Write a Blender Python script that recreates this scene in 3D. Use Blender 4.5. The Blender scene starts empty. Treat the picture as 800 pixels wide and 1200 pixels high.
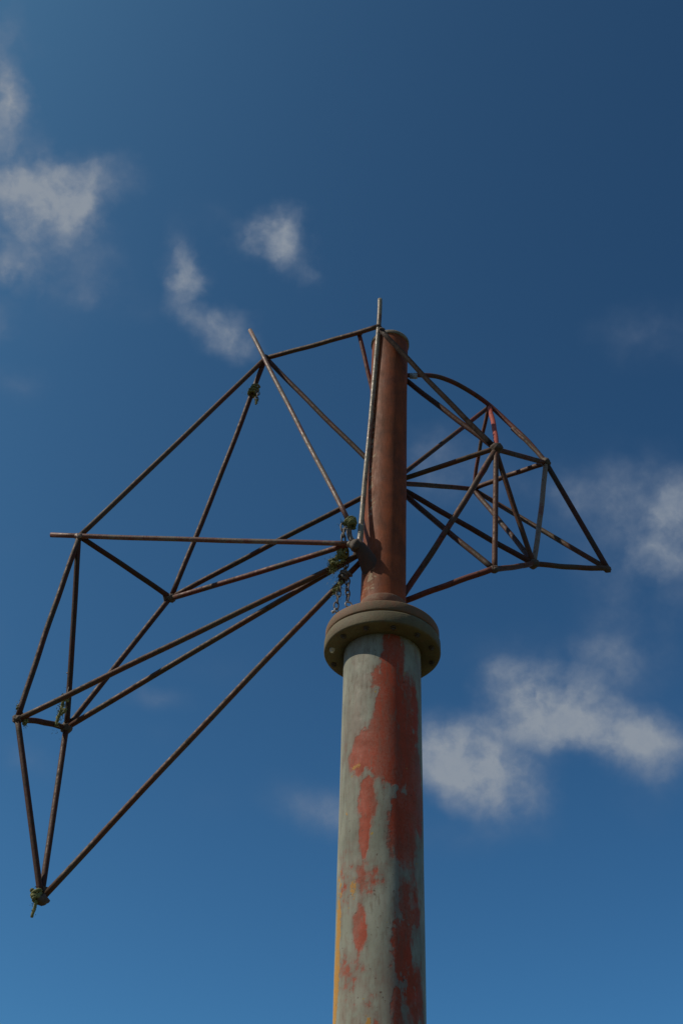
import bpy, bmesh, math, random
from mathutils import Vector, Matrix, noise

random.seed(7)
sc = bpy.context.scene
C = sc.collection

# ------------------------------------------------------------------ camera
cam_data = bpy.data.cameras.new('camera')
cam = bpy.data.objects.new('camera', cam_data)
C.objects.link(cam)
cam.matrix_world = (Matrix.Translation((0, 0, 1.6)) @ Matrix.Rotation(math.pi / 2 + math.radians(40.2), 4, 'X')
                    @ Matrix.Rotation(math.radians(2.0), 4, 'Z'))
cam_data.sensor_fit = 'VERTICAL'
cam_data.sensor_height = 24.0
cam_data.lens = 30.0
cam_data.clip_end = 8000
sc.camera = cam

# ------------------------------------------------------------------ exposure
sc.view_settings.view_transform = 'Standard'
sc.view_settings.look = 'None'
sc.view_settings.gamma = 1.0
sc.view_settings.exposure = 0.0

# ------------------------------------------------------------------ sun
SUN_ELEV = math.radians(43)
SUN_SIDE = math.radians(72)
SUN_TO = Vector((-math.cos(SUN_ELEV) * math.sin(SUN_SIDE), -math.cos(SUN_ELEV) * math.cos(SUN_SIDE),
                 math.sin(SUN_ELEV)))                      # towards the sun: left, a touch on the camera's side
sun_data = bpy.data.lights.new('sun', 'SUN')
sun_data.energy = 5.0
sun_data.angle = math.radians(0.53)
sun_data.color = (1.0, 0.87, 0.70)
sun = bpy.data.objects.new('sun', sun_data)
C.objects.link(sun)
sun.rotation_euler = SUN_TO.to_track_quat('Z', 'Y').to_euler()
sun.location = SUN_TO * 50


# ------------------------------------------------------------------ node helper
class NT:
    def __init__(self, tree):
        self.t = tree
        tree.nodes.clear()

    def n(self, kind, **kw):
        nd = self.t.nodes.new(kind)
        for k, v in kw.items():
            setattr(nd, k, v)
        return nd

    def put(self, sock, v):
        if v is None:
            return
        if isinstance(v, bpy.types.NodeSocket):
            self.t.links.new(v, sock)
        else:
            sock.default_value = v

    def m(self, op, a, b=None, c=None, clamp=False):
        nd = self.n('ShaderNodeMath', operation=op, use_clamp=clamp)
        for i, v in enumerate((a, b, c)):
            self.put(nd.inputs[i], v)
        return nd.outputs[0]

    def vm(self, op, a, b=None, s=None):
        nd = self.n('ShaderNodeVectorMath', operation=op)
        self.put(nd.inputs[0], a)
        if b is not None:
            self.put(nd.inputs[1], b)
        if s is not None:
            self.put(nd.inputs[3], s)
        return nd.outputs[0]

    def noise(self, vec, scale, detail=4, rough=0.5, out=0, dist=0.0):
        nd = self.n('ShaderNodeTexNoise')
        if vec is not None:
            self.put(nd.inputs['Vector'], vec)
        nd.inputs['Scale'].default_value = scale
        nd.inputs['Detail'].default_value = detail
        nd.inputs['Roughness'].default_value = rough
        nd.inputs['Distortion'].default_value = dist
        return nd.outputs[out]

    def rng(self, v, a, b, c=0.0, d=1.0, smooth=False):
        nd = self.n('ShaderNodeMapRange')
        nd.interpolation_type = 'SMOOTHSTEP' if smooth else 'LINEAR'
        nd.clamp = True
        self.put(nd.inputs[0], v)
        for i, q in enumerate((a, b, c, d)):
            self.put(nd.inputs[i + 1], q)
        return nd.outputs[0]

    def mix(self, f, a, b):
        nd = self.n('ShaderNodeMix', data_type='RGBA')
        nd.clamp_factor = True
        self.put(nd.inputs[0], f)
        for s, v in ((nd.inputs[6], a), (nd.inputs[7], b)):
            self.put(s, v if isinstance(v, bpy.types.NodeSocket) else (*v, 1.0))
        return nd.outputs[2]


# ------------------------------------------------------------------ sky: Nishita with fair weather clouds
# one ellipse per cloud lump on the cloud deck: x, y (horizontal distance / height), turn, half axes, weight
CLOUD_LUMPS = [[-0.3076, 0.633, 1.9299, 0.1203, 0.0301, 1.5],
          [-0.2997, 0.685, 1.9676, 0.0573, 0.0245, 0.8],
          [-0.282, 0.7337, 2.922, 0.0952, 0.0476, 1.0],
          [-0.3161, 0.7352, 2.9821, 0.0678, 0.0399, 0.8],
          [-0.2604, 0.7523, 1.8836, 0.0543, 0.0409, 0.8],
          [-0.2983, 0.7759, 2.7157, 0.0651, 0.051, 0.6],
          [-0.3417, 0.811, 2.0172, 0.0369, 0.0265, 1.0],
          [-0.319, 0.8271, 1.9168, 0.0404, 0.0272, 0.8],
          [-0.258, 0.8506, 2.9269, 0.0424, 0.0295, 0.25],
          [-0.2946, 0.8068, 1.9755, 0.1486, 0.1094, 0.5],
          [-0.3622, 0.9011, 1.7955, 0.0581, 0.0235, 0.45],
          [-0.3595, 0.9783, -2.8231, 0.0564, 0.0362, 0.35],
          [-0.2452, 0.8152, 1.7196, 0.0649, 0.0251, 0.2],
          [-0.2684, 0.7113, 3.0855, 0.072, 0.0196, 0.3],
          [-0.1651, 0.7959, 1.7384, 0.0539, 0.0273, 1.0],
          [-0.1572, 0.8417, 1.7965, 0.0704, 0.0306, 1.1],
          [-0.129, 0.8974, 1.92, 0.0546, 0.044, 1.5],
          [-0.2011, 0.8706, 2.8635, 0.0429, 0.0336, 0.3],
          [-0.1476, 0.8109, 1.6549, 0.0481, 0.0202, 0.3],
          [-0.0834, 0.7708, 1.7796, 0.046, 0.0393, 1.15],
          [-0.0606, 0.7966, -2.3467, 0.0565, 0.0323, 0.75],
          [-0.1218, 0.7484, -2.9741, 0.0555, 0.0239, 0.3],
          [-0.0336, 0.8252, 1.6228, 0.0293, 0.023, 0.4],
          [0.315, 0.885, -2.8296, 0.0757, 0.0614, 0.5],
          [0.1275, 1.1056, 1.4045, 0.1115, 0.0919, 0.7],
          [0.1048, 1.0703, 1.4689, 0.0644, 0.0438, 0.3],
          [0.3069, 1.1652, -2.5528, 0.1871, 0.1362, 0.5],
          [0.3811, 1.1771, 1.1837, 0.1236, 0.0894, 0.42],
          [0.3752, 1.3333, 1.349, 0.2259, 0.0979, 0.5],
          [0.2889, 1.1196, -2.8072, 0.1114, 0.0637, 0.35],
          [0.3878, 1.1144, 1.2429, 0.0926, 0.0579, 0.35],
          [0.3609, 1.4731, -3.1217, 0.194, 0.1259, 0.3],
          [0.4197, 1.2586, 1.332, 0.1853, 0.0627, 0.4],
          [0.303, 1.6062, -2.2929, 0.16, 0.1181, 1.7],
          [0.2537, 1.5608, -2.5152, 0.0844, 0.0795, 0.45],
          [0.4656, 1.7136, 1.083, 0.1393, 0.0947, 1.25],
          [0.3819, 1.6662, 1.069, 0.1291, 0.1115, 0.6],
          [0.2316, 1.7936, 1.1698, 0.2287, 0.1489, 1.6],
          [0.2823, 1.9036, 1.2755, 0.1977, 0.1101, 0.8],
          [0.1609, 1.7503, 1.4849, 0.1576, 0.0989, 1.1],
          [0.2259, 2.0481, 3.0796, 0.1541, 0.1078, 0.35],
          [-0.0326, 1.9419, -2.0872, 0.1672, 0.1038, 0.5],
          [0.018, 1.9841, 1.5705, 0.1588, 0.0864, 0.4],
          [0.2819, 1.4994, -2.9339, 0.1836, 0.1126, 0.38],
          [0.5223, 1.8142, 1.3208, 0.2537, 0.1189, 0.42],
          [0.4201, 1.5344, 1.1718, 0.1364, 0.1056, 0.3],
          [-0.4807, 1.8165, 1.3664, 0.0886, 0.0721, 0.55],
          [-0.2475, 1.6188, 2.9526, 0.0728, 0.0487, 0.55],
          [-0.256, 1.722, 2.0114, 0.0556, 0.0456, 0.22],
          [-0.4091, 1.2793, 2.4668, 0.0538, 0.0428, 0.2],
          [-0.4638, 1.4615, 1.7877, 0.095, 0.0345, 0.15],
          [-0.1615, 1.5273, -2.8323, 0.1462, 0.0847, 0.16],
          [-0.1957, 1.9389, 2.0307, 0.121, 0.1033, 0.12],
          [-0.2699, 1.1041, 3.0381, 0.0904, 0.0438, 0.06],
          [-0.4234, 0.713, 2.6583, 0.1204, 0.0756, 0.8],
          [-0.5593, 0.9688, 2.9523, 0.173, 0.0922, 0.7],
          [0.5219, 1.202, 0.7228, 0.1916, 0.1536, 0.7],
          [0.7568, 1.6782, -2.6694, 0.3025, 0.1988, 0.9],
          [0.7567, 1.3295, -2.5591, 0.1667, 0.1237, 0.6],
          [-0.8055, 2.0463, 2.7171, 0.266, 0.1782, 0.6],
          [-0.8099, 1.5905, 2.679, 0.1871, 0.1238, 0.6],
          [-0.082, 0.4312, 2.8497, 0.1188, 0.0468, 0.6],
          [0.1171, 0.3645, -3.1111, 0.0831, 0.0512, 0.6],
          [0.365, 0.6362, -2.958, 0.0921, 0.0629, 0.5]]

SKY_POW = (1.5, 1.62, 1.6)
SKY_GAIN = (1.72, 3.80, 2.83)
SKY_TOP = (1.6, 2.6, 4.6)
world = bpy.data.worlds.new('World')
sc.world = world
world.use_nodes = True
w = NT(world.node_tree)
sky = w.n('ShaderNodeTexSky')
sky.sky_type = 'NISHITA'
sky.sun_disc = False
sky.sun_elevation = SUN_ELEV
sky.sun_rotation = math.atan2(SUN_TO.x, SUN_TO.y)
sky.altitude = 0.0
sky.air_density = 0.6
sky.dust_density = 2.5
sky.ozone_density = 4.0
gen = w.n('ShaderNodeTexCoord').outputs['Generated']
sep = w.n('ShaderNodeSeparateXYZ')
w.put(sep.inputs[0], gen)
zc = w.m('MAXIMUM', sep.outputs[2], 0.06)
cmb = w.n('ShaderNodeCombineXYZ')
w.put(cmb.inputs[0], w.m('DIVIDE', sep.outputs[0], zc))
w.put(cmb.inputs[1], w.m('DIVIDE', sep.outputs[1], zc))
p = cmb.outputs[0]
# two sizes of curl push the edges of the lumps about
w1 = w.vm('MULTIPLY', w.vm('SUBTRACT', w.noise(gen, 14.0, 4, 0.55, 1), (0.5, 0.5, 0.5)), (0.095, 0.095, 0.0))
w2 = w.vm('MULTIPLY', w.vm('SUBTRACT', w.noise(gen, 50.0, 5, 0.6, 1), (0.5, 0.5, 0.5)), (0.028, 0.028, 0.0))
pw = w.vm('ADD', p, w.vm('ADD', w1, w2))
total = None
for (x, y, a, sx, sy, amp) in CLOUD_LUMPS:
    mp = w.n('ShaderNodeMapping', vector_type='TEXTURE')
    w.put(mp.inputs['Vector'], pw)
    mp.inputs['Location'].default_value = (x, y, 0)
    mp.inputs['Rotation'].default_value = (0, 0, a)
    mp.inputs['Scale'].default_value = (sx, sy, 1)
    g = w.n('ShaderNodeTexGradient', gradient_type='QUADRATIC_SPHERE')
    w.put(g.inputs[0], mp.outputs[0])
    v = w.m('MULTIPLY', w.m('SQRT', g.outputs[1]), amp)
    g1 = w.m('MULTIPLY', v, 1.0)
    total = g1 if total is None else w.m('ADD', total, g1)
gw = w.vm('ADD', gen, w.vm('MULTIPLY', w2, (0.5, 0.5, 0.0)))
puff = w.noise(gw, 19.0, 7, 0.58)
wisp = w.noise(w.vm('ADD', gw, (7.3, 2.1, 0.0)), 60.0, 5, 0.6)
tex = w.m('ADD', w.m('MULTIPLY', w.m('SUBTRACT', puff, 0.5), 2.7), w.m('MULTIPLY', w.m('SUBTRACT', wisp, 0.5), 0.4))
body = w.m('MULTIPLY', w.m('MULTIPLY', total, 1.12), w.m('ADD', 0.95, tex))
dens = w.m('POWER', w.rng(body, -0.05, 2.0, 0.0, 1.0, True), 1.05)
fade = w.rng(sep.outputs[2], 0.02, 0.12)
dens = w.m('MULTIPLY', w.m('MULTIPLY', dens, 0.97), fade)
cloud_col = w.mix(w.m('MULTIPLY', w.rng(body, 0.15, 1.9), w.rng(wisp, 0.3, 0.7, 0.8, 1.15)), (1.35, 1.9, 2.9), (2.6, 2.98, 3.5))
# polarised, deep blue rendering of the clear sky: one contrast and colour balance for the whole dome
sp = w.n('ShaderNodeSeparateColor')
w.put(sp.inputs[0], sky.outputs[0])
cb = w.n('ShaderNodeCombineColor')
for i, k in enumerate(SKY_GAIN):
    w.put(cb.inputs[i], w.m('MINIMUM', w.m('MULTIPLY', w.m('POWER', w.m('MULTIPLY', sp.outputs[i], 0.1), SKY_POW[i]), 10.0 * k), SKY_TOP[i]))
blue = cb.outputs[0]
bg = w.n('ShaderNodeBackground')
w.put(bg.inputs[0], w.mix(dens, blue, cloud_col))
bg.inputs[1].default_value = 0.1
wo = w.n('ShaderNodeOutputWorld')
w.put(wo.inputs[0], bg.outputs[0])


# ------------------------------------------------------------------ materials
def material(name):
    m = bpy.data.materials.new(name)
    m.use_nodes = True
    t = NT(m.node_tree)
    b = t.n('ShaderNodeBsdfPrincipled')
    b.inputs['Diffuse Roughness'].default_value = 1.0
    o = t.n('ShaderNodeOutputMaterial')
    t.put(o.inputs[0], b.outputs[0])
    return m, t, b


def bump(t, b, h, strength=0.4, dist=0.004):
    bp = t.n('ShaderNodeBump')
    bp.inputs['Strength'].default_value = strength
    bp.inputs['Distance'].default_value = dist
    t.put(bp.inputs['Height'], h)
    t.put(b.inputs['Normal'], bp.outputs[0])


def obj_vec(t, scale=(1, 1, 1), rand=True):
    tc = t.n('ShaderNodeTexCoord').outputs['Object']
    v = t.vm('MULTIPLY', tc, scale)
    if rand:
        r = t.n('ShaderNodeObjectInfo').outputs['Random']
        v = t.vm('ADD', v, t.vm('SCALE', (1.0, 0.7, 0.4), None, t.m('MULTIPLY', r, 37.0)))
    return v


def tube_material(name, paint, rust, amount, dark=(0.028, 0.02, 0.014), rough=0.62, metal=0.0, speck=1.0):
    """old paint worn down to rust, streaks of dirt and lichen"""
    m, t, b = material(name)
    v = obj_vec(t)
    rnd = t.n('ShaderNodeObjectInfo').outputs['Random']
    n1 = t.noise(v, 5.0, 6, 0.65)
    n2 = t.noise(v, 38.0, 5, 0.6)
    n3 = t.noise(v, 150.0, 3, 0.6)
    f = t.m('ADD', t.m('ADD', n1, t.m('MULTIPLY', t.m('SUBTRACT', n2, 0.5), 0.5)), t.m('MULTIPLY', t.m('SUBTRACT', rnd, 0.5), 0.14))
    k = t.rng(f, amount - 0.06, amount + 0.06)
    col = t.mix(k, rust, paint)
    col = t.mix(t.rng(n2, 0.56, 0.72, 0, 0.8), col, dark)
    col = t.mix(t.rng(n3, 0.6, 0.75, 0, 0.3 * speck), col, (0.22, 0.10, 0.04))
    col = t.mix(t.rng(t.noise(v, 23.0, 6, 0.7), 0.62, 0.70, 0, 0.4 * speck), col, (0.14, 0.14, 0.075))
    t.put(b.inputs['Base Color'], col)
    t.put(b.inputs['Roughness'], t.rng(n2, 0.3, 0.7, rough - 0.12, rough + 0.2))
    b.inputs['Metallic'].default_value = metal
    b.inputs['Specular IOR Level'].default_value = 0.3
    bump(t, b, t.m('ADD', n3, t.m('MULTIPLY', n2, 1.3)), 0.5, 0.002)
    return m


M_TUBE = tube_material('rusty_tube', (0.095, 0.062, 0.034), (0.125, 0.044, 0.018), 0.53)
M_DARK = tube_material('dark_rusty_tube', (0.060, 0.042, 0.024), (0.085, 0.028, 0.013), 0.55)
M_SHADED = tube_material('shade_painted_tube', (0.030, 0.024, 0.017), (0.035, 0.018, 0.011), 0.55, (0.015, 0.011, 0.008), 0.8, speck=0.0)  # near-black colour carries the shade on the tube across the pipe top
M_PALE = tube_material('pale_painted_tube', (0.27, 0.25, 0.18), (0.17, 0.09, 0.055), 0.44, (0.09, 0.08, 0.06), 0.42)
M_PINK = tube_material('faded_pink_tube', (0.26, 0.20, 0.15), (0.22, 0.09, 0.065), 0.47, (0.08, 0.06, 0.045), 0.5)
M_RED = tube_material('red_primed_tube', (0.42, 0.075, 0.042), (0.30, 0.06, 0.035), 0.25)
M_RBRN = tube_material('red_brown_tube', (0.10, 0.058, 0.036), (0.17, 0.04, 0.024), 0.5)


def lower_pipe_material():
    m, t, b = material('patched_grey_paint')
    v = obj_vec(t, rand=False)
    vs = obj_vec(t, (1, 1, 0.22), rand=False)
    red = t.n('ShaderNodeAttribute', attribute_name='primer').outputs['Fac']
    yel = t.n('ShaderNodeAttribute', attribute_name='lichen').outputs['Fac']
    big = t.noise(v, 3.1, 5, 0.6)
    mid = t.noise(v, 17.0, 6, 0.62)
    fine = t.noise(v, 85.0, 5, 0.65)
    streak = t.noise(vs, 24.0, 5, 0.6)
    # grey green top coat, chalky, with rain streaks
    grey = t.mix(t.rng(big, 0.35, 0.65), (0.275, 0.296, 0.228), (0.385, 0.405, 0.325))
    grey = t.mix(t.rng(streak, 0.42, 0.68, 0, 0.55), grey, (0.16, 0.16, 0.125))
    grey = t.mix(t.rng(fine, 0.55, 0.75, 0, 0.35), grey, (0.16, 0.15, 0.11))
    grey = t.mix(t.rng(t.noise(vs, 9.0, 6, 0.65), 0.52, 0.66, 0, 0.38), grey, (0.24, 0.13, 0.095))
    # red primer where the coat has gone
    prim = t.mix(t.rng(mid, 0.35, 0.65), (0.50, 0.062, 0.012), (0.40, 0.062, 0.020))
    prim = t.mix(t.rng(streak, 0.52, 0.68, 0, 0.5), prim, (0.26, 0.10, 0.06))
    prim = t.mix(t.rng(fine, 0.5, 0.7, 0, 0.35), prim, (0.14, 0.04, 0.025))
    edge = t.m('ADD', t.m('MULTIPLY', t.m('SUBTRACT', t.noise(v, 26.0, 7, 0.62), 0.5), 1.15),
               t.m('MULTIPLY', t.m('SUBTRACT', streak, 0.5), 1.25))
    fld = t.m('ADD', red, edge)
    soft = t.rng(t.noise(v, 5.0, 3, 0.5), 0.40, 0.62, 0.04, 0.17)
    k = t.rng(fld, t.m('SUBTRACT', 0.48, soft), t.m('ADD', 0.48, soft), 0, 0.92)
    thin = t.rng(t.m('ADD', t.noise(vs, 7.0, 6, 0.6), t.m('MULTIPLY', t.m('SUBTRACT', fine, 0.5), 0.5)), 0.36, 0.56, 0.55, 1.0)
    k = t.m('MULTIPLY', k, thin)
    halo = t.rng(fld, 0.10, 0.46, 0, 0.42)
    col = t.mix(halo, grey, (0.27, 0.125, 0.09))
    col = t.mix(k, col, prim)
    scuff = t.rng(t.m('ADD', t.noise(vs, 55.0, 5, 0.7), t.m('MULTIPLY', t.m('SUBTRACT', big, 0.5), 0.5)), 0.60, 0.68, 0, 0.55)
    col = t.mix(scuff, col, (0.20, 0.17, 0.12))
    # yellow orange lichen
    yn = t.noise(t.vm('MULTIPLY', v, (1, 1, 0.6)), 60.0, 6, 0.7)
    yk = t.rng(t.m('ADD', yel, t.m('MULTIPLY', t.m('SUBTRACT', yn, 0.5), 1.7)), 0.52, 0.62, 0, 0.9)
    col = t.mix(yk, col, t.mix(fine, (0.45, 0.19, 0.02), (0.58, 0.36, 0.07)))
    speck = t.rng(t.noise(v, 33.0, 2, 0.5), 0.735, 0.76)
    col = t.mix(speck, col, (0.42, 0.30, 0.07))
    pit = t.rng(t.noise(v, 48.0, 3, 0.6), 0.68, 0.71, 0, 0.8)
    col = t.mix(pit, col, (0.10, 0.045, 0.025))
    t.put(b.inputs['Base Color'], col)
    t.put(b.inputs['Roughness'], t.rng(mid, 0.3, 0.7, 0.55, 0.78))
    b.inputs['Specular IOR Level'].default_value = 0.2
    h = t.m('ADD', t.m('MULTIPLY', k, -0.9), t.m('ADD', t.m('MULTIPLY', fine, 0.5), t.m('MULTIPLY', yk, 0.8)))
    bump(t, b, h, 0.45, 0.0025)
    return m


def upper_pipe_material():
    m, t, b = material('flaking_red_rust')
    v = obj_vec(t, rand=False)
    vs = obj_vec(t, (1, 1, 0.3), rand=False)
    side = t.n('ShaderNodeAttribute', attribute_name='flaking').outputs['Fac']
    big = t.noise(v, 9.0, 6, 0.65)
    mid = t.noise(vs, 22.0, 6, 0.7)
    fine = t.noise(v, 120.0, 4, 0.65)
    col = t.mix(t.rng(big, 0.35, 0.65), (0.36, 0.090, 0.022), (0.19, 0.056, 0.020))
    col = t.mix(t.rng(mid, 0.45, 0.7, 0, 0.6), col, (0.085, 0.040, 0.020))
    col = t.mix(t.rng(fine, 0.5, 0.72, 0, 0.5), col, (0.30, 0.12, 0.065))
    fl = t.m('ADD', side, t.m('MULTIPLY', t.m('SUBTRACT', t.noise(v, 24.0, 5, 0.7), 0.5), 3.2))
    kf = t.rng(fl, 0.80, 0.90, 0, 0.85)
    col = t.mix(kf, col, t.mix(mid, (0.52, 0.42, 0.27), (0.34, 0.24, 0.14)))
    t.put(b.inputs['Base Color'], col)
    t.put(b.inputs['Roughness'], t.rng(mid, 0.3, 0.7, 0.55, 0.8))
    b.inputs['Specular IOR Level'].default_value = 0.2
    bump(t, b, t.m('ADD', t.m('MULTIPLY', kf, 0.8), t.m('ADD', fine, mid)), 0.5, 0.003)
    return m


def flange_material(name, c1, c2, c3):
    m, t, b = material(name)
    v = obj_vec(t, rand=False)
    n1, n2, n3 = t.noise(v, 8.0, 7, 0.68), t.noise(v, 34.0, 6, 0.65), t.noise(v, 130.0, 4, 0.6)
    col = t.mix(t.rng(n1, 0.36, 0.62), c1, c2)
    col = t.mix(t.rng(n2, 0.48, 0.68, 0, 0.75), col, c3)
    col = t.mix(t.rng(n3, 0.56, 0.72, 0, 0.4), col, (0.05, 0.035, 0.022))
    t.put(b.inputs['Base Color'], col)
    b.inputs['Roughness'].default_value = 0.78
    bump(t, b, t.m('ADD', n2, n3), 0.5, 0.003)
    return m


M_LOW = lower_pipe_material()
M_UP = upper_pipe_material()
M_FT = flange_material('brown_flange_rust', (0.23, 0.120, 0.052), (0.14, 0.105, 0.046), (0.26, 0.10, 0.042))
M_FB = flange_material('olive_flange_paint', (0.18, 0.155, 0.070), (0.12, 0.100, 0.046), (0.17, 0.10, 0.04))
M_HUB = flange_material('hub_grey_paint', (0.105, 0.092, 0.062), (0.075, 0.055, 0.036), (0.12, 0.055, 0.032))
M_STUB = flange_material('stub_rust', (0.085, 0.05, 0.032), (0.065, 0.042, 0.028), (0.13, 0.048, 0.026))
M_NECK = flange_material('neck_rust', (0.28, 0.10, 0.042), (0.20, 0.10, 0.05), (0.36, 0.24, 0.14))
M_CAP = flange_material('pale_cap_plate', (0.34, 0.33, 0.24), (0.20, 0.17, 0.11), (0.16, 0.09, 0.05))
M_BOLT = flange_material('bolt_steel', (0.06, 0.048, 0.030), (0.08, 0.066, 0.04), (0.10, 0.05, 0.025))
M_WELD = flange_material('weld_bead', (0.085, 0.055, 0.036), (0.11, 0.085, 0.058), (0.15, 0.07, 0.04))


def simple(name, a, b2, scale=60.0, rough=0.85):
    m, t, b = material(name)
    v = obj_vec(t)
    n = t.noise(v, scale, 5, 0.65)
    t.put(b.inputs['Base Color'], t.mix(t.rng(n, 0.35, 0.65), a, b2))
    b.inputs['Roughness'].default_value = rough
    bump(t, b, n, 0.5, 0.002)
    return m


M_ROPE = simple('mossy_rope', (0.10, 0.115, 0.035), (0.30, 0.31, 0.12), 90.0, 0.95)
M_CHAIN = simple('chain_rust', (0.07, 0.045, 0.035), (0.15, 0.135, 0.10), 70.0, 0.6)
M_SHACK = simple('grey_galvanised', (0.30, 0.30, 0.27), (0.42, 0.42, 0.40), 80.0, 0.4)
M_NUT = simple('pale_nut', (0.5, 0.5, 0.44), (0.62, 0.62, 0.56), 60.0, 0.6)  # much paler than the other nuts, used on one only


def ground_material():
    m, t, b = material('rough_grass')
    v = obj_vec(t, rand=False)
    n1, n2 = t.noise(v, 0.25, 6, 0.6), t.noise(v, 9.0, 6, 0.7)
    col = t.mix(t.rng(n1, 0.35, 0.65), (0.045, 0.055, 0.018), (0.085, 0.070, 0.032))
    col = t.mix(t.rng(n2, 0.45, 0.7, 0, 0.6), col, (0.12, 0.10, 0.05))
    t.put(b.inputs['Base Color'], col)
    b.inputs['Roughness'].default_value = 0.95
    bump(t, b, n2, 0.6, 0.04)
    return m


# ------------------------------------------------------------------ object helpers
def link(name, bm, mat, parent=None, loc=(0, 0, 0), smooth=True):
    me = bpy.data.meshes.new(name)
    bm.to_mesh(me)
    bm.free()
    if smooth:
        for q in me.polygons:
            q.use_smooth = True
    me.materials.append(mat)
    o = bpy.data.objects.new(name, me)
    C.objects.link(o)
    o.location = loc
    if parent:
        o.parent = parent
    return o


def frames(pts):
    """parallel transported frames along a polyline"""
    n = len(pts)
    tang = [(pts[min(i + 1, n - 1)] - pts[max(i - 1, 0)]).normalized() for i in range(n)]
    a = tang[0].orthogonal().normalized()
    out = []
    for tt in tang:
        a = (a - tt * a.dot(tt)).normalized()
        out.append((a.copy(), tt.cross(a)))
    return out


def sweep(bm, pts, rad, seg=12, caps=True, closed=False):
    pts = [Vector(q) for q in pts]
    if not hasattr(rad, '__len__'):
        rad = [rad] * len(pts)
    fr = frames(pts)
    rings = []
    for q, r, (a, b) in zip(pts, rad, fr):
        rings.append([bm.verts.new(q + (a * math.cos(2 * math.pi * k / seg) + b * math.sin(2 * math.pi * k / seg)) * r)
                      for k in range(seg)])
    prs = list(zip(rings[:-1], rings[1:]))
    if closed:
        prs.append((rings[-1], rings[0]))
    for r0, r1 in prs:
        for k in range(seg):
            bm.faces.new((r0[k], r0[(k + 1) % seg], r1[(k + 1) % seg], r1[k]))
    if caps and not closed:
        bm.faces.new(rings[0][::-1])
        bm.faces.new(rings[-1])


LEAN = 0.0165      # the upper pipe leans a little to the right


def lathe(bm, prof, seg=96, cx=0.0, cy=0.0, wob=0.0):
    """prof: (radius, z); radius 0 closes"""
    rings = []
    for (r, z) in prof:
        if r <= 0:
            rings.append([bm.verts.new((cx + LEAN * max(0, z - 5.55), cy, z))])
        else:
            ring = []
            for k in range(seg):
                u = 2 * math.pi * k / seg
                rr = r + wob * noise.noise(Vector((math.sin(u) * 2.3, math.cos(u) * 2.3, z * 3)))
                ring.append(bm.verts.new((cx + LEAN * max(0, z - 5.55) + rr * math.sin(u), cy - rr * math.cos(u), z)))
            rings.append(ring)
    for r0, r1 in zip(rings[:-1], rings[1:]):
        for k in range(seg):
            k2 = (k + 1) % seg
            if len(r0) == 1:
                bm.faces.new((r0[0], r1[k2], r1[k]))
            elif len(r1) == 1:
                bm.faces.new((r0[k], r0[k2], r1[0]))
            else:
                bm.faces.new((r0[k], r0[k2], r1[k2], r1[k]))
    bmesh.ops.recalc_face_normals(bm, faces=bm.faces)


def hexnut(bm, x, y, z0, z1, r, turn=0.0, seg=6):
    lo = [bm.verts.new((x + r * math.cos(turn + 2 * math.pi * k / seg), y + r * math.sin(turn + 2 * math.pi * k / seg), z0))
          for k in range(seg)]
    hi = [bm.verts.new((v.co.x, v.co.y, z1)) for v in lo]
    for k in range(seg):
        bm.faces.new((lo[k], lo[(k + 1) % seg], hi[(k + 1) % seg], hi[k]))
    bm.faces.new(lo[::-1])
    bm.faces.new(hi)


# ------------------------------------------------------------------ the ground
bm = bmesh.new()
S = 3000
rr = [0, 2, 6, 15, 40, 120, 500, S]
prev = None
for r in rr:
    if r == 0:
        cur = [bm.verts.new((0, 0, 0))]
    else:
        cur = [bm.verts.new((r * math.cos(k * math.pi / 24), r * math.sin(k * math.pi / 24), 0)) for k in range(48)]
    if prev:
        for k in range(48):
            k2 = (k + 1) % 48
            if len(prev) == 1:
                bm.faces.new((prev[0], cur[k], cur[k2]))
            else:
                bm.faces.new((prev[k], cur[k], cur[k2], prev[k2]))
    prev = cur
ground = link('ground', bm, ground_material())
ground['kind'] = 'structure'

# ------------------------------------------------------------------ the mast
MX, MY = 0.2380, 5.58
mast = bpy.data.objects.new('lattice_mast', None)
C.objects.link(mast)
mast.location = (MX, MY, 0)
mast['label'] = 'weathered steel pole with a bolted flange and two broken wings of rusty tubing'
mast['category'] = 'steel mast'
BASE = Vector((MX, MY, 0))

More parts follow.
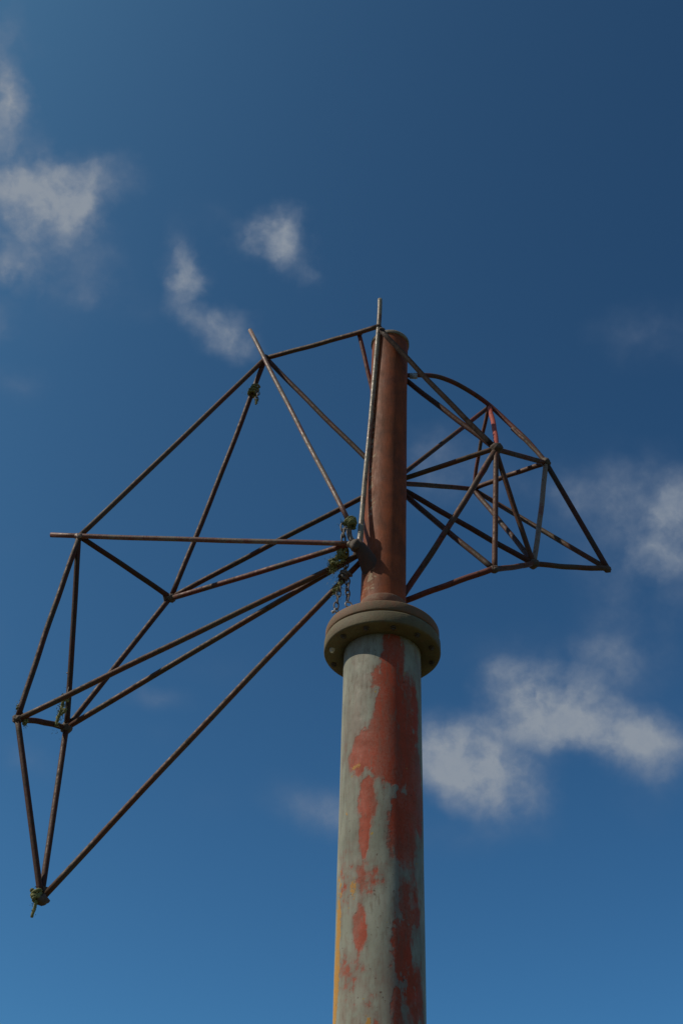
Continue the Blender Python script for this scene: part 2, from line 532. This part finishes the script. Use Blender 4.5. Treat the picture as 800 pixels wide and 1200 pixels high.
# paint wear on the lower pipe: kind, turn about the pipe, height, half sizes, strength
PATCHES = [['r', 0.249, 5.132, 0.296, 0.212, 1.1],
           ['r', -0.2, 5.076, 0.217, 0.07, 0.62],
           ['r', 0.06, 4.832, 0.252, 0.214, 1.2],
           ['r', 0.453, 4.823, 0.347, 0.286, 1.0],
           ['r', -0.349, 4.691, 0.354, 0.102, 1.2],
           ['r', -0.617, 4.648, 0.253, 0.083, 1.2],
           ['r', -0.144, 4.77, 0.208, 0.103, 1.1],
           ['r', 0.336, 4.631, 0.654, 0.119, 1.2],
           ['r', 0.842, 4.902, 0.217, 0.195, 0.75],
           ['r', -0.372, 4.413, 0.191, 0.122, 1.15],
           ['r', -0.423, 4.257, 0.127, 0.127, 1.0],
           ['r', 0.534, 4.298, 0.35, 0.179, 1.15],
           ['r', 0.911, 4.491, 0.372, 0.224, 0.9],
           ['r', -0.305, 4.028, 0.365, 0.088, 0.42],
           ['r', -0.508, 3.804, 0.169, 0.092, 1.0],
           ['r', 0.716, 3.934, 0.353, 0.134, 0.6],
           ['r', 0.473, 3.73, 0.285, 0.168, 0.68],
           ['r', 0.77, 3.543, 0.329, 0.144, 0.66],
           ['r', 0.29, 3.471, 0.152, 0.119, 0.62],
           ['r', -0.723, 3.586, 0.633, 0.182, 0.32],
           ['r', -0.301, 3.432, 0.379, 0.104, 0.34],
           ['r', -0.962, 4.018, 0.446, 0.163, 0.3],
           ['y', -1.344, 3.441, 0.19, 0.224, 0.85],
           ['y', -1.262, 3.653, 0.18, 0.211, 0.85],
           ['y', -1.232, 3.84, 0.154, 0.18, 0.8],
           ['y', -1.202, 4.036, 0.177, 0.125, 0.5],
           ['y', -0.71, 4.003, 0.124, 0.064, 0.6],
           ['y', -0.3, 3.415, 0.147, 0.028, 0.6],
           ['y', -0.687, 4.602, 0.157, 0.023, 0.7],
           ['y', -0.94, 4.393, 0.101, 0.089, 0.4]]


def field(u, z, kind):
    f = 0.0
    for (k, pu, pz, ru, rz, amp) in PATCHES:
        if k == kind:
            du = (u - pu + math.pi) % (2 * math.pi) - math.pi
            d = math.sqrt((du / ru) ** 2 + ((z - pz) / rz) ** 2)
            f = max(f, amp * max(0.0, min(1.0, 1.55 - d)))
    # the side turned away and the foot go on in the same way
    if kind == 'r' and (abs(u) > 1.6 or z < 3.4):
        f = max(f, 0.75 * max(0.0, noise.noise(Vector((math.sin(u) * 1.5, math.cos(u) * 1.5, z * 1.2))) + 0.35))
    return f


PIPE_R = 0.2
bm = bmesh.new()
zs = [0.0 + 0.1 * i for i in range(33)] + [3.3 + 0.02 * i for i in range(1, 101)] + [5.348]
zs = sorted(set(round(z, 3) for z in zs if z < 5.34)) + [5.348]
lathe(bm, [(PIPE_R, z) for z in zs] + [(0, 5.348)], 128, wob=0.0012)
low = link('lower_pipe', bm, M_LOW, mast)
for nm, kd in (('primer', 'r'), ('lichen', 'y')):
    at = low.data.attributes.new(nm, 'FLOAT', 'POINT')
    for i, v in enumerate(low.data.vertices):
        at.data[i].value = field(math.atan2(v.co.x, -v.co.y), v.co.z, kd)

# flange: two thick plates face to face
def plate(name, z0, z1, r, ri, mat, label, bev=0.006):
    bm = bmesh.new()
    lathe(bm, [(ri, z0), (r - bev * 1.6, z0), (r - bev * 0.5, z0 + bev * 0.5), (r, z0 + bev * 1.6), (r, (z0 + z1) / 2),
               (r, z1 - bev * 1.6), (r - bev * 0.5, z1 - bev * 0.5), (r - bev * 1.6, z1), (ri, z1), (ri, z0)], 128, wob=0.0025)
    bmesh.ops.remove_doubles(bm, verts=bm.verts, dist=1e-5)
    o = link(name, bm, mat, mast)
    o['label'] = label
    return o


fb = plate('flange_plate', 5.346, 5.419, 0.3045, 0.196, M_FB, 'lower olive grey flange plate')
ft = plate('flange_plate', 5.425, 5.487, 0.300, 0.112, M_FT, 'upper brown flange plate')
bm = bmesh.new()
lathe(bm, [(0.11, 5.417), (0.293, 5.417), (0.293, 5.427), (0.11, 5.427)], 96)
link('gasket', bm, M_BOLT, mast)
NB = 12
for i in range(NB):
    a = 2 * math.pi * (i + 0.32) / NB
    x, y = 0.266 * math.sin(a), -0.266 * math.cos(a)
    bm = bmesh.new()
    hexnut(bm, 0, 0, -0.012, 0.0, 0.015, a)
    hexnut(bm, 0, 0, -0.021, -0.014, 0.009, a, 10)
    pale = i == 9
    o = link('nut', bm, M_NUT if pale else M_BOLT, fb, (x, y, 5.347), False)

# weld neck at the foot of the upper pipe
bm = bmesh.new()
lathe(bm, [(0.118, 5.483), (0.136, 5.485), (0.1305, 5.496), (0.1295, 5.594), (0.1265, 5.597), (0.1265, 5.603),
           (0.1290, 5.606), (0.1280, 5.655), (0.1270, 5.659), (0.1245, 5.661), (0.118, 5.661)], 96, wob=0.001)
link('weld_neck', bm, M_NECK, mast)

# upper pipe
bm = bmesh.new()
Z0, Z1 = 5.485, 7.735
RU0, RU1 = 0.1245, 0.1135
prof = [(RU0 + (RU1 - RU0) * min(1, i / 60), Z0 + (Z1 - Z0) * i / 80) for i in range(81)]
lathe(bm, prof + [(0, Z1)], 96, wob=0.0012)
up = link('upper_pipe', bm, M_UP, mast)
at = up.data.attributes.new('flaking', 'FLOAT', 'POINT')
for i, v in enumerate(up.data.vertices):
    u = math.atan2(v.co.x, -v.co.y)
    f = max(0.0, 1 - abs(u + 0.72) / 0.5) * (0.80 if v.co.z > 6.2 else 0.35) * min(1, max(0, (7.35 - v.co.z) / 0.3))
    f = max(f, 0.75 * max(0.0, 1 - abs(u + 0.7) / 0.9) * min(1.0, 2.5 * max(0.0, 1 - abs(v.co.z - 5.741) / 0.2)))
    at.data[i].value = f
bm = bmesh.new()
lathe(bm, [(0.100, 7.718), (0.1195, 7.719), (0.1215, 7.722), (0.1215, 7.742), (0.119, 7.747), (0, 7.749)], 96, wob=0.0015)
link('pipe_cap', bm, M_CAP, mast)

# ------------------------------------------------------------------ the tube frame
# joints of the frame in metres (world), then tubes between them
J = {'A': [0.1958, 5.48, 7.7904],
     'A0': [0.202, 5.48, 8.0567],
     'R5': [0.1527, 5.502, 6.9237],
     'R6': [0.1265, 5.502, 6.467],
     'A2': [0.0754, 5.56, 7.8087],
     'B0': [-0.662, 5.85, 8.1285],
     'B': [-0.5382, 5.83, 7.8348],
     'C0': [-1.6671, 5.76, 6.2173],
     'C': [-1.496, 5.73, 6.188],
     'A8': [0.2131, 5.43, 7.7028],
     'H2': [0.1161, 5.53, 5.9769],
     'H3': [0.1312, 5.55, 5.9574],
     'D': [-0.9904, 6.13, 6.0676],
     'E': [-1.6552, 5.86, 5.0534],
     'F': [-1.4577, 6.13, 5.1699],
     'G': [-1.3801, 5.96, 4.1228],
     'H': [0.104, 5.44, 5.9585],
     'HR2': [0.0444, 5.46, 6.1478],
     'HR3': [0.0618, 5.44, 5.9745],
     'K': [0.296, 5.75, 6.7008],
     'L': [0.3257, 5.67, 5.7571],
     'T1': [0.3038, 5.61, 7.5153],
     'T2': [0.3125, 5.67, 7.5474],
     'N1': [0.9458, 5.96, 7.5837],
     'N2': [0.9014, 5.53, 6.8045],
     'N3': [1.2626, 5.88, 7.0318],
     'N4': [1.5897, 6.0, 6.2975],
     'N5': [1.1157, 5.8, 6.1596],
     'N6': [0.8474, 5.54, 5.91],
     'N7': [0.8567, 6.3, 7.1612],
     'P1': [0.5372, 5.74, 7.6319],
     'P2': [0.67, 5.8, 7.6534],
     'P3': [0.8042, 5.87, 7.6366],
     'P4': [0.9381, 5.94, 7.5871],
     'P5': [1.0631, 5.94, 7.4217],
     'P6': [1.1685, 5.91, 7.2388],
     'Q1': [1.0821, 5.94, 7.369],
     'h1': [0.054, 5.44, 6.1193],
     'h2': [0.0161, 5.43, 6.1154],
     'h3': [0.0172, 5.5, 5.9547],
     'h4': [-0.0415, 5.53, 5.9044],
     'h5': [0.0306, 5.55, 5.8406],
     'h6': [-0.5935, 5.86, 7.5648],
     'h7': [-0.5722, 5.84, 7.5061],
     'h8': [-1.479, 6.05, 5.4531],
     'h9': [-1.4737, 6.1, 5.2643],
     'h10': [-1.4061, 5.94, 4.1476],
     'h11': [-1.6615, 5.85, 5.1197],
     'h12': [-1.6151, 5.87, 5.0456]}
J = {k: Vector(v) for k, v in J.items()}
R0 = 0.0158


def tube(a, b, mat=None, r=R0, ext0=0.0, ext1=0.0, bow=0.004, label=None, mid=None, jit=0.004):
    pa = (J[a] if isinstance(a, str) else Vector(a)).copy()
    pb = (J[b] if isinstance(b, str) else Vector(b)).copy()
    pa += Vector([random.uniform(-jit, jit) for _ in range(3)])
    pb += Vector([random.uniform(-jit, jit) for _ in range(3)])
    d = (pb - pa).normalized()
    pa -= d * ext0
    pb += d * ext1
    side = d.orthogonal().normalized()
    side.rotate(Matrix.Rotation(random.uniform(0, 6.28), 3, d))
    bow *= random.uniform(0.4, 2.6)
    n = 14
    pts = []
    for i in range(n + 1):
        s = i / n
        q = pa.lerp(pb, s) + side * (bow * math.sin(math.pi * s) + 0.0012 * math.sin(s * 17 + bow * 900))
        pts.append(q - pa)
    if mid:
        pts = bent([pa] + [J[k] for k in mid] + [pb])
        pts = [q - pa for q in pts]
    bm = bmesh.new()
    rad = [r * (1 + 0.02 * noise.noise(q * 9)) for q in pts]
    sweep(bm, pts, rad, 14)
    o = link('tube', bm, mat or M_TUBE, mast, pa - BASE)
    for f in o.data.polygons:
        if len(f.vertices) > 4:
            f.use_smooth = False
    if label:
        o['label'] = label
    return o


def bent(ctrl, per=7):
    """smooth curve through control points"""
    out = []
    n = len(ctrl)
    for i in range(n - 1):
        p0, p1, p2, p3 = ctrl[max(i - 1, 0)], ctrl[i], ctrl[i + 1], ctrl[min(i + 2, n - 1)]
        for k in range(per):
            s = k / per
            out.append(0.5 * ((2 * p1) + (p2 - p0) * s + (2 * p0 - 5 * p1 + 4 * p2 - p3) * s * s
                              + (3 * p1 - p0 - 3 * p2 + p3) * s ** 3))
    out.append(ctrl[-1].copy())
    return out


# rods that run past their joints
tube('A0', 'H', M_PALE, 0.0150, label='pale grey rod standing in front of the upper pipe', jit=0.0, mid=['A', 'R5', 'R6'])
tube('B0', 'HR2', M_PINK, 0.0145, label='rod whose brown top end sticks out past the joint', jit=0.0)
tube('C0', 'HR3', M_PINK, 0.0145, label='level rod whose end sticks out past the joint', jit=0.0, ext1=0.02)
# left wing
tube('A', 'B')
tube('B', 'C', M_TUBE)
tube('B', 'D', M_DARK)
tube('B', 'K', M_DARK)
tube('A2', 'K', M_RBRN, 0.014)
tube('C', 'D', M_DARK)
tube('C', 'E', M_DARK)
tube('C', 'F', M_DARK)
tube('D', 'F', M_DARK)
tube('D', 'K', M_DARK)
tube('D', 'HR3', M_RBRN)
tube('E', 'F', M_DARK)
tube('E', 'H2', M_TUBE)
tube('F', 'H2', M_TUBE)
tube('E', 'G', M_DARK)
tube('F', 'G', M_DARK)
tube('G', 'H3', M_TUBE)
# right wing
tube('T2', 'N3', M_RBRN, 0.0155, mid=['P1', 'P2', 'P3', 'P4', 'P5', 'P6'], label='bent tube along the outer edge of the wing')
tube('Q1', 'N3', M_TUBE, 0.0135)
tube('A8', 'N2', M_SHADED, 0.0160)
tube('T1', 'N2', M_DARK, 0.0165)
tube('N1', 'N2', M_RED, 0.0155, label='short tube still in bright red primer')
tube('N1', 'N7', M_RBRN, 0.0125)
tube('N1', 'K', M_RBRN, 0.0145)
tube('N2', 'K', M_TUBE)
tube('N2', 'N3', M_TUBE)
tube('N2', 'N7', M_TUBE, 0.0125)
tube('N2', 'L', M_RBRN, 0.0175)
tube('N2', 'N6', M_TUBE)
tube('N2', 'N5', M_TUBE)
tube('N3', 'N7', M_TUBE)
tube('N3', 'N5', M_PINK)
tube('N3', 'N4', M_DARK, 0.0165)
tube('N7', 'K', M_TUBE)
tube('N7', 'N5', M_DARK)
tube('N7', 'N4', M_TUBE)
tube('K', 'N5', M_DARK, 0.0165)
tube('K', 'N6', M_DARK, 0.0165)
tube('L', 'N6', M_RBRN, 0.0170)
tube('N6', 'N5', M_TUBE, 0.0160)
tube('N5', 'N4', M_TUBE, 0.0160)


def lump(name, q, r, mat, parent=mast, stretch=(1, 1, 1), sub=3, rough=0.35):
    bm = bmesh.new()
    bmesh.ops.create_icosphere(bm, subdivisions=sub, radius=1.0)
    off = Vector([random.uniform(0, 50) for _ in range(3)])
    for v in bm.verts:
        k = 1 + rough * noise.fractal(v.co * 1.6 + off, 1.0, 2.0, 3)
        v.co = Vector((v.co.x * stretch[0], v.co.y * stretch[1], v.co.z * stretch[2])) * (r * k)
    return link(name, bm, mat, parent, q - (BASE if parent else Vector((0, 0, 0))))


for k, r in (('A', .020), ('A8', .021), ('H2', .036), ('B', .028), ('C', .025), ('D', .032), ('E', .026), ('F', .033), ('G', .034), ('N1', .022), ('N2', .036),
             ('N3', .030), ('N4', .024), ('N5', .030), ('N6', .025), ('N7', .028), ('A2', .018)):
    lump('weld_joint', J[k], r, M_WELD if k != 'C' else M_PINK, stretch=(1, 1, 0.85))


def gusset(q, dirs, size, th=0.006):
    """small plate lying between the tubes that meet at a joint"""
    ds = [(J[d] - J[q]).normalized() for d in dirs]
    nrm = ds[0].cross(ds[-1]).normalized()
    c = J[q]
    ring = [c - (ds[0] + ds[-1]).normalized() * 0.02] + [c + d * size for d in ds]
    bm = bmesh.new()
    lo = [bm.verts.new(v - nrm * th / 2 - c) for v in ring]
    hi = [bm.verts.new(v + nrm * th / 2 - c) for v in ring]
    n = len(ring)
    for k in range(n):
        bm.faces.new((lo[k], lo[(k + 1) % n], hi[(k + 1) % n], hi[k]))
    bm.faces.new(lo[::-1])
    bm.faces.new(hi)
    bmesh.ops.recalc_face_normals(bm, faces=bm.faces)
    link('gusset_plate', bm, M_WELD, mast, c - BASE, False)


gusset('B', ('C', 'D'), 0.085)
gusset('C', ('E', 'F'), 0.10)
gusset('D', ('C', 'F'), 0.06)
gusset('F', ('D', 'C'), 0.06)
gusset('G', ('E', 'H'), 0.07)
gusset('E', ('C', 'F'), 0.06)

# front hub: a stub welded to the pipe that the left wing's tubes run into
Hc = J['H']
foot = Vector((MX - 0.02, MY - 0.01, Hc.z - 0.13))
bm = bmesh.new()
d = foot - Hc
sweep(bm, [Vector((0, 0, 0)) - d * 0.16, Vector((0, 0, 0)), d * 0.3, d * 0.6, d],
      [0.020, 0.033, 0.044, 0.060, 0.080], 28)
link('hub', bm, M_STUB, mast, Hc - BASE)['label'] = 'stub where the left wing meets the pipe'
lump('weld_joint', Hc + Vector((-0.02, -0.005, 0.0)), 0.034, M_HUB, stretch=(1, 1, 1.1))
# elbow that takes the second rod in
bm = bmesh.new()
e = bent([J['HR2'] - Hc, (J['HR2'] - Hc) * 0.55 + Vector((-0.02, 0, -0.035)), Vector((0.0, 0, -0.005))], 6)
sweep(bm, e, 0.015, 12)
link('elbow', bm, M_PALE, mast, Hc - BASE)
bm = bmesh.new()
e = [J['A0'].lerp(J['H'], 0.93) - Hc, J['A0'].lerp(J['H'], 0.975) - Hc, Vector((-.012, 0, -0.012)), J['HR3'] - Hc + Vector((-.02, 0, 0))]
sweep(bm, bent(e, 5), 0.0175, 12)
link('elbow', bm, M_PALE, mast, Hc - BASE)
# back hubs
for k, r in (('K', 0.046), ('L', 0.038)):
    c = J[k]
    f = Vector((MX, MY, c.z))
    bm = bmesh.new()
    d = f - c
    sweep(bm, [-d * 0.15, Vector((0, 0, 0)), d * 0.5, d], [r * 0.7, r, r * 1.1, r * 1.3], 24)
    link('hub', bm, M_HUB, mast, c - BASE)
for k in ('T1', 'T2'):
    lump('weld_joint', J[k], 0.026, M_WELD)
# little clip at the back of the pipe top
bm = bmesh.new()
c = J['T2']
bmesh.ops.create_cube(bm, size=1.0)
for v in bm.verts:
    v.co = Vector((v.co.x * 0.05, v.co.y * 0.012, v.co.z * 0.045))
bmesh.ops.bevel(bm, geom=list(bm.edges), offset=0.002, segments=2, affect='EDGES')
link('clip', bm, M_SHACK, mast, c + Vector((0.115, 0.0, 0.0)) - BASE)


# ------------------------------------------------------------------ what hangs from the frame
def thing(name, q, label, cat, group=None):
    o = bpy.data.objects.new(name, None)
    C.objects.link(o)
    o.location = q
    o['label'] = label
    o['category'] = cat
    if group:
        o['group'] = group
    return o


def coil(bm, axis, r, turns, width, rad, off=Vector((0, 0, 0))):
    """rope wound round a tube"""
    ax = axis.normalized()
    a = ax.orthogonal().normalized()
    b = ax.cross(a)
    n = int(turns * 14)
    seed = random.uniform(0, 99)
    pts = []
    for i in range(n + 1):
        s = i / n
        an = s * turns * 2 * math.pi
        k = r * (1 + 0.35 * noise.noise(Vector((an * 0.9, seed, 0))))
        z = width * (s - 0.5) + 0.012 * noise.noise(Vector((seed, an * 0.7, 3)))
        pts.append(off + ax * z + (a * math.cos(an) + b * math.sin(an)) * k)
    sweep(bm, pts, [rad * 0.85 * (1 + 0.35 * noise.noise(q * 60)) for q in pts], 8)


def strand(bm, q0, q1, rad, sway=0.012, n=14):
    rad *= 0.75
    seed = random.uniform(0, 99)
    pts = []
    for i in range(n + 1):
        s = i / n
        q = Vector(q0).lerp(Vector(q1), s)
        k = sway * math.sin(math.pi * min(1, s * 1.1))
        q += Vector((noise.noise(Vector((s * 4, seed, 0))), noise.noise(Vector((s * 4, seed, 9))), 0)) * k * 1.6
        pts.append(q)
    sweep(bm, pts, [rad * (1.05 - 0.45 * i / n) * (1 + 0.4 * noise.noise(pts[i] * 70 + Vector((seed, 0, 0)))) for i in range(n + 1)], 7)


def fuzz(bm, q, spread, count, ln=0.018):
    """loose fibres and moss"""
    for _ in range(count):
        c = Vector(q) + Vector([random.gauss(0, s) for s in spread])
        d = Vector([random.gauss(0, 1) for _ in range(3)]).normalized() * random.uniform(0.4, 1) * ln
        s = d.orthogonal().normalized() * random.uniform(0.0015, 0.0035)
        v = [bm.verts.new(c - s), bm.verts.new(c + s), bm.verts.new(c + d)]
        bm.faces.new(v)


def link_ring(bm, c, lx, lz, rad, yaw, tilt=0.0, n=18):
    """one long chain link hanging upright"""
    pts = []
    for i in range(n):
        an = 2 * math.pi * i / n
        x, z = lx * math.cos(an), lz * math.sin(an)
        x = math.copysign(abs(x) ** 0.85 * lx ** 0.15, x)
        v = Vector((x, 0, z))
        v.rotate(Matrix.Rotation(tilt, 3, 'Y'))
        v.rotate(Matrix.Rotation(yaw, 3, 'Z'))
        pts.append(Vector(c) + v)
    fr = []
    m = len(pts)
    rings = []
    for i, q in enumerate(pts):
        tt = (pts[(i + 1) % m] - pts[i - 1]).normalized()
        a = (q - Vector(c)).normalized()
        a = (a - tt * a.dot(tt)).normalized()
        b = tt.cross(a)
        rings.append([bm.verts.new(q + (a * math.cos(2 * math.pi * k / 7) + b * math.sin(2 * math.pi * k / 7)) * rad) for k in range(7)])
    for i in range(m):
        r0, r1 = rings[i], rings[(i + 1) % m]
        for k in range(7):
            bm.faces.new((r0[k], r0[(k + 1) % 7], r1[(k + 1) % 7], r1[k]))


def chain(parent, start, end, name='chain', lz=0.024, rad=0.0042, first_yaw=0.3):
    bm = bmesh.new()
    L = (Vector(end) - Vector(start)).length
    cnt = max(1, round(L / (lz * 1.55)))
    for i in range(cnt):
        c = Vector(start).lerp(Vector(end), (i + 0.5) / cnt)
        link_ring(bm, c, 0.0125, lz, rad, first_yaw + (math.pi / 2 if i % 2 else 0) + random.uniform(-.2, .2), random.uniform(-.15, .15))
    return link(name, bm, M_CHAIN, parent)


# unit of length for the small hanging bits, in metres
PXM = 0.0048


def rel(dx, dy, dz=0.0):
    """offset in the frame's plane: right, down, away"""
    return Vector((dx * PXM, dz, -dy * PXM * 1.28))


# rope knot on the second rod's lower end
q = J['h1']
t = thing('rope_knot', q, 'green mossy rope knotted on the lower end of the rod in front of the hub', 'rope')
bm = bmesh.new()
ax = J['B0'] - J['HR2']
coil(bm, ax, 0.022, 4.5, 0.050, 0.0085)
coil(bm, ax, 0.027, 3.0, 0.035, 0.0075, rel(0.5, -1))
strand(bm, rel(0, 0), rel(-7, 3), 0.010)
fuzz(bm, (0, 0, 0), (0.018, 0.014, 0.018), 160)
link('rope', bm, M_ROPE, t)

# chain that hangs from that knot, past the level rod
q = J['h2']
t = thing('hanging_chain', q, 'short dark chain hanging from the mossy knot down over the level rod', 'chain')
bm = bmesh.new()
strand(bm, rel(4, -2), rel(-1, 3), 0.011)
fuzz(bm, rel(0, 1), (0.010, 0.01, 0.012), 90)
link('rope', bm, M_ROPE, t)
chain(t, rel(-1, 3), rel(0, 22), lz=0.030, rad=0.0052)

# rope knotted below the level rod, tail hanging to the left
q = J['h3']
t = thing('rope_knot', q, 'mossy rope bundle tied where the reddish tubes meet left of the upper pipe', 'rope')
bm = bmesh.new()
coil(bm, J['D'] - J['H'], 0.024, 3.5, 0.045, 0.009)
strand(bm, rel(-1, -6), rel(-3, 12), 0.015, 0.03)
strand(bm, rel(1, -4), rel(-8, 13), 0.013, 0.03)
strand(bm, rel(-5, 10), rel(-14, 13), 0.012, 0.02)
fuzz(bm, rel(-3, 5), (0.015, 0.012, 0.035), 220)
link('rope', bm, M_ROPE, t)
q = J['h4']
t = thing('rope_tail', q, 'bright green mossy rope end dangling left of the chains', 'rope')
for i in range(4):
    bm = bmesh.new()
    strand(bm, rel(-3 + 2 * i, -4), rel(-2 + 2.2 * i, 13 + random.uniform(-4, 4)), 0.009, 0.02)
    link('strand', bm, M_ROPE, t)
bm = bmesh.new()
strand(bm, rel(-4, -3), rel(12, -6), 0.010, 0.01)
fuzz(bm, rel(0, 3), (0.016, 0.012, 0.035), 260)
link('strand', bm, M_ROPE, t)

# bundle of chains on the lowest tube, two tails with end fittings
q = J['h5']
t = thing('chain_bundle', q, 'rusty chain bundle on the lowest tube with two dangling tails above the flange', 'chain')
bm = bmesh.new()
coil(bm, J['G'] - J['H3'], 0.025, 3.5, 0.055, 0.009)
link('wrap', bm, M_CHAIN, t)
chain(t, rel(1, -26), rel(1, -3))
chain(t, rel(-4, 4), rel(-9, 37))
chain(t, rel(3, 4), rel(4, 28), lz=0.026)
bm = bmesh.new()
strand(bm, rel(-4, 6), rel(-9, 20), 0.010, 0.03)
strand(bm, rel(-6, 14), rel(-13, 22), 0.008, 0.02)
fuzz(bm, rel(-8, 15), (0.02, 0.012, 0.04), 150)
link('rope', bm, M_ROPE, t)
bm = bmesh.new()
link_ring(bm, rel(5, 32), 0.017, 0.016, 0.005, 0.2)
link('ring', bm, M_SHACK, t)
bm = bmesh.new()
link_ring(bm, rel(-8, 39), 0.014, 0.010, 0.0048, 0.5, 1.2)
lumpc = rel(-13, 41)
sweep(bm, [rel(-9, 39), lumpc], [0.006, 0.009], 8)
link('end_fitting', bm, M_SHACK, t)

# shackle below the top left joint
q = J['h6']
t = thing('rope_knot', q, 'small mossy knot on the tube just below the crossed joint at the top left', 'rope')
bm = bmesh.new()
coil(bm, J['B'] - J['D'], 0.024, 4, 0.07, 0.0085)
coil(bm, J['B'] - J['D'], 0.028, 2, 0.04, 0.008, rel(-2, 3))
strand(bm, rel(0, 0), rel(-9, 3), 0.006, 0.01)
fuzz(bm, rel(-2, 2), (0.02, 0.012, 0.03), 120)
link('rope', bm, M_ROPE, t)
q = J['h7']
t = thing('hanging_chain', q, 'tiny chain with a mossy end dangling under the top left joint', 'chain')
chain(t, rel(1, -4), rel(0, 9), lz=0.018, rad=0.0038)
bm = bmesh.new()
strand(bm, rel(0, 8), rel(0, 15), 0.013, 0.004)
fuzz(bm, rel(0, 12), (0.006, 0.006, 0.012), 50, 0.01)
link('rope', bm, M_ROPE, t)

# wire hook and rope on the inner tube of the left wing
q = J['h8']
t = thing('rope_strand', q, 'thin wire hook and mossy rope bound along the steep tube at the far left', 'rope')
bm = bmesh.new()
e = bent([rel(-3, -3, .0), rel(1, -1, -.01), rel(4, 6, -.01), rel(3, 15, -.01), rel(2, 24, -.005)], 6)
sweep(bm, e, 0.0042, 8)
link('wire', bm, M_CHAIN, t)
bm = bmesh.new()
axx = J['C'] - J['F']
e = bent([rel(2, 22), rel(-1, 28), rel(-1, 36), rel(-3, 44), rel(-4, 52)], 5)
sweep(bm, e, [0.009 * (1 + 0.4 * noise.noise(v * 60)) for v in e], 8)
strand(bm, rel(3, 20), rel(-2, 38), 0.011, 0.03)
strand(bm, rel(0, 30), rel(-4, 50), 0.012, 0.03)
fuzz(bm, rel(-1, 36), (0.010, 0.010, 0.06), 240)
link('rope', bm, M_ROPE, t)

for key, lab in (('h11', 'moss tuft on the outer side of the left corner joint'),
                 ('h12', 'moss tuft hanging under the left corner joint')):
    bm = bmesh.new()
    coil(bm, Vector((0.3, 0, 1)), 0.008, 2.2, 0.03, 0.006)
    fuzz(bm, (0, 0, 0), (0.009, 0.009, 0.016), 70, 0.014)
    o = link('moss_tuft', bm, M_ROPE, None, J[key])
    o['label'] = lab
    o['category'] = 'moss'

q = J['h10']
t = thing('rope_end', q, 'mossy rope lashed at the lowest tip of the left wing with its end hanging down', 'rope')
bm = bmesh.new()
coil(bm, J['E'] - J['G'], 0.022, 3.5, 0.055, 0.010, rel(1, 2))
strand(bm, rel(0, 0), rel(0, 20), 0.015, 0.012)
fuzz(bm, rel(0, 4), (0.009, 0.009, 0.03), 90, 0.012)
link('rope', bm, M_ROPE, t)
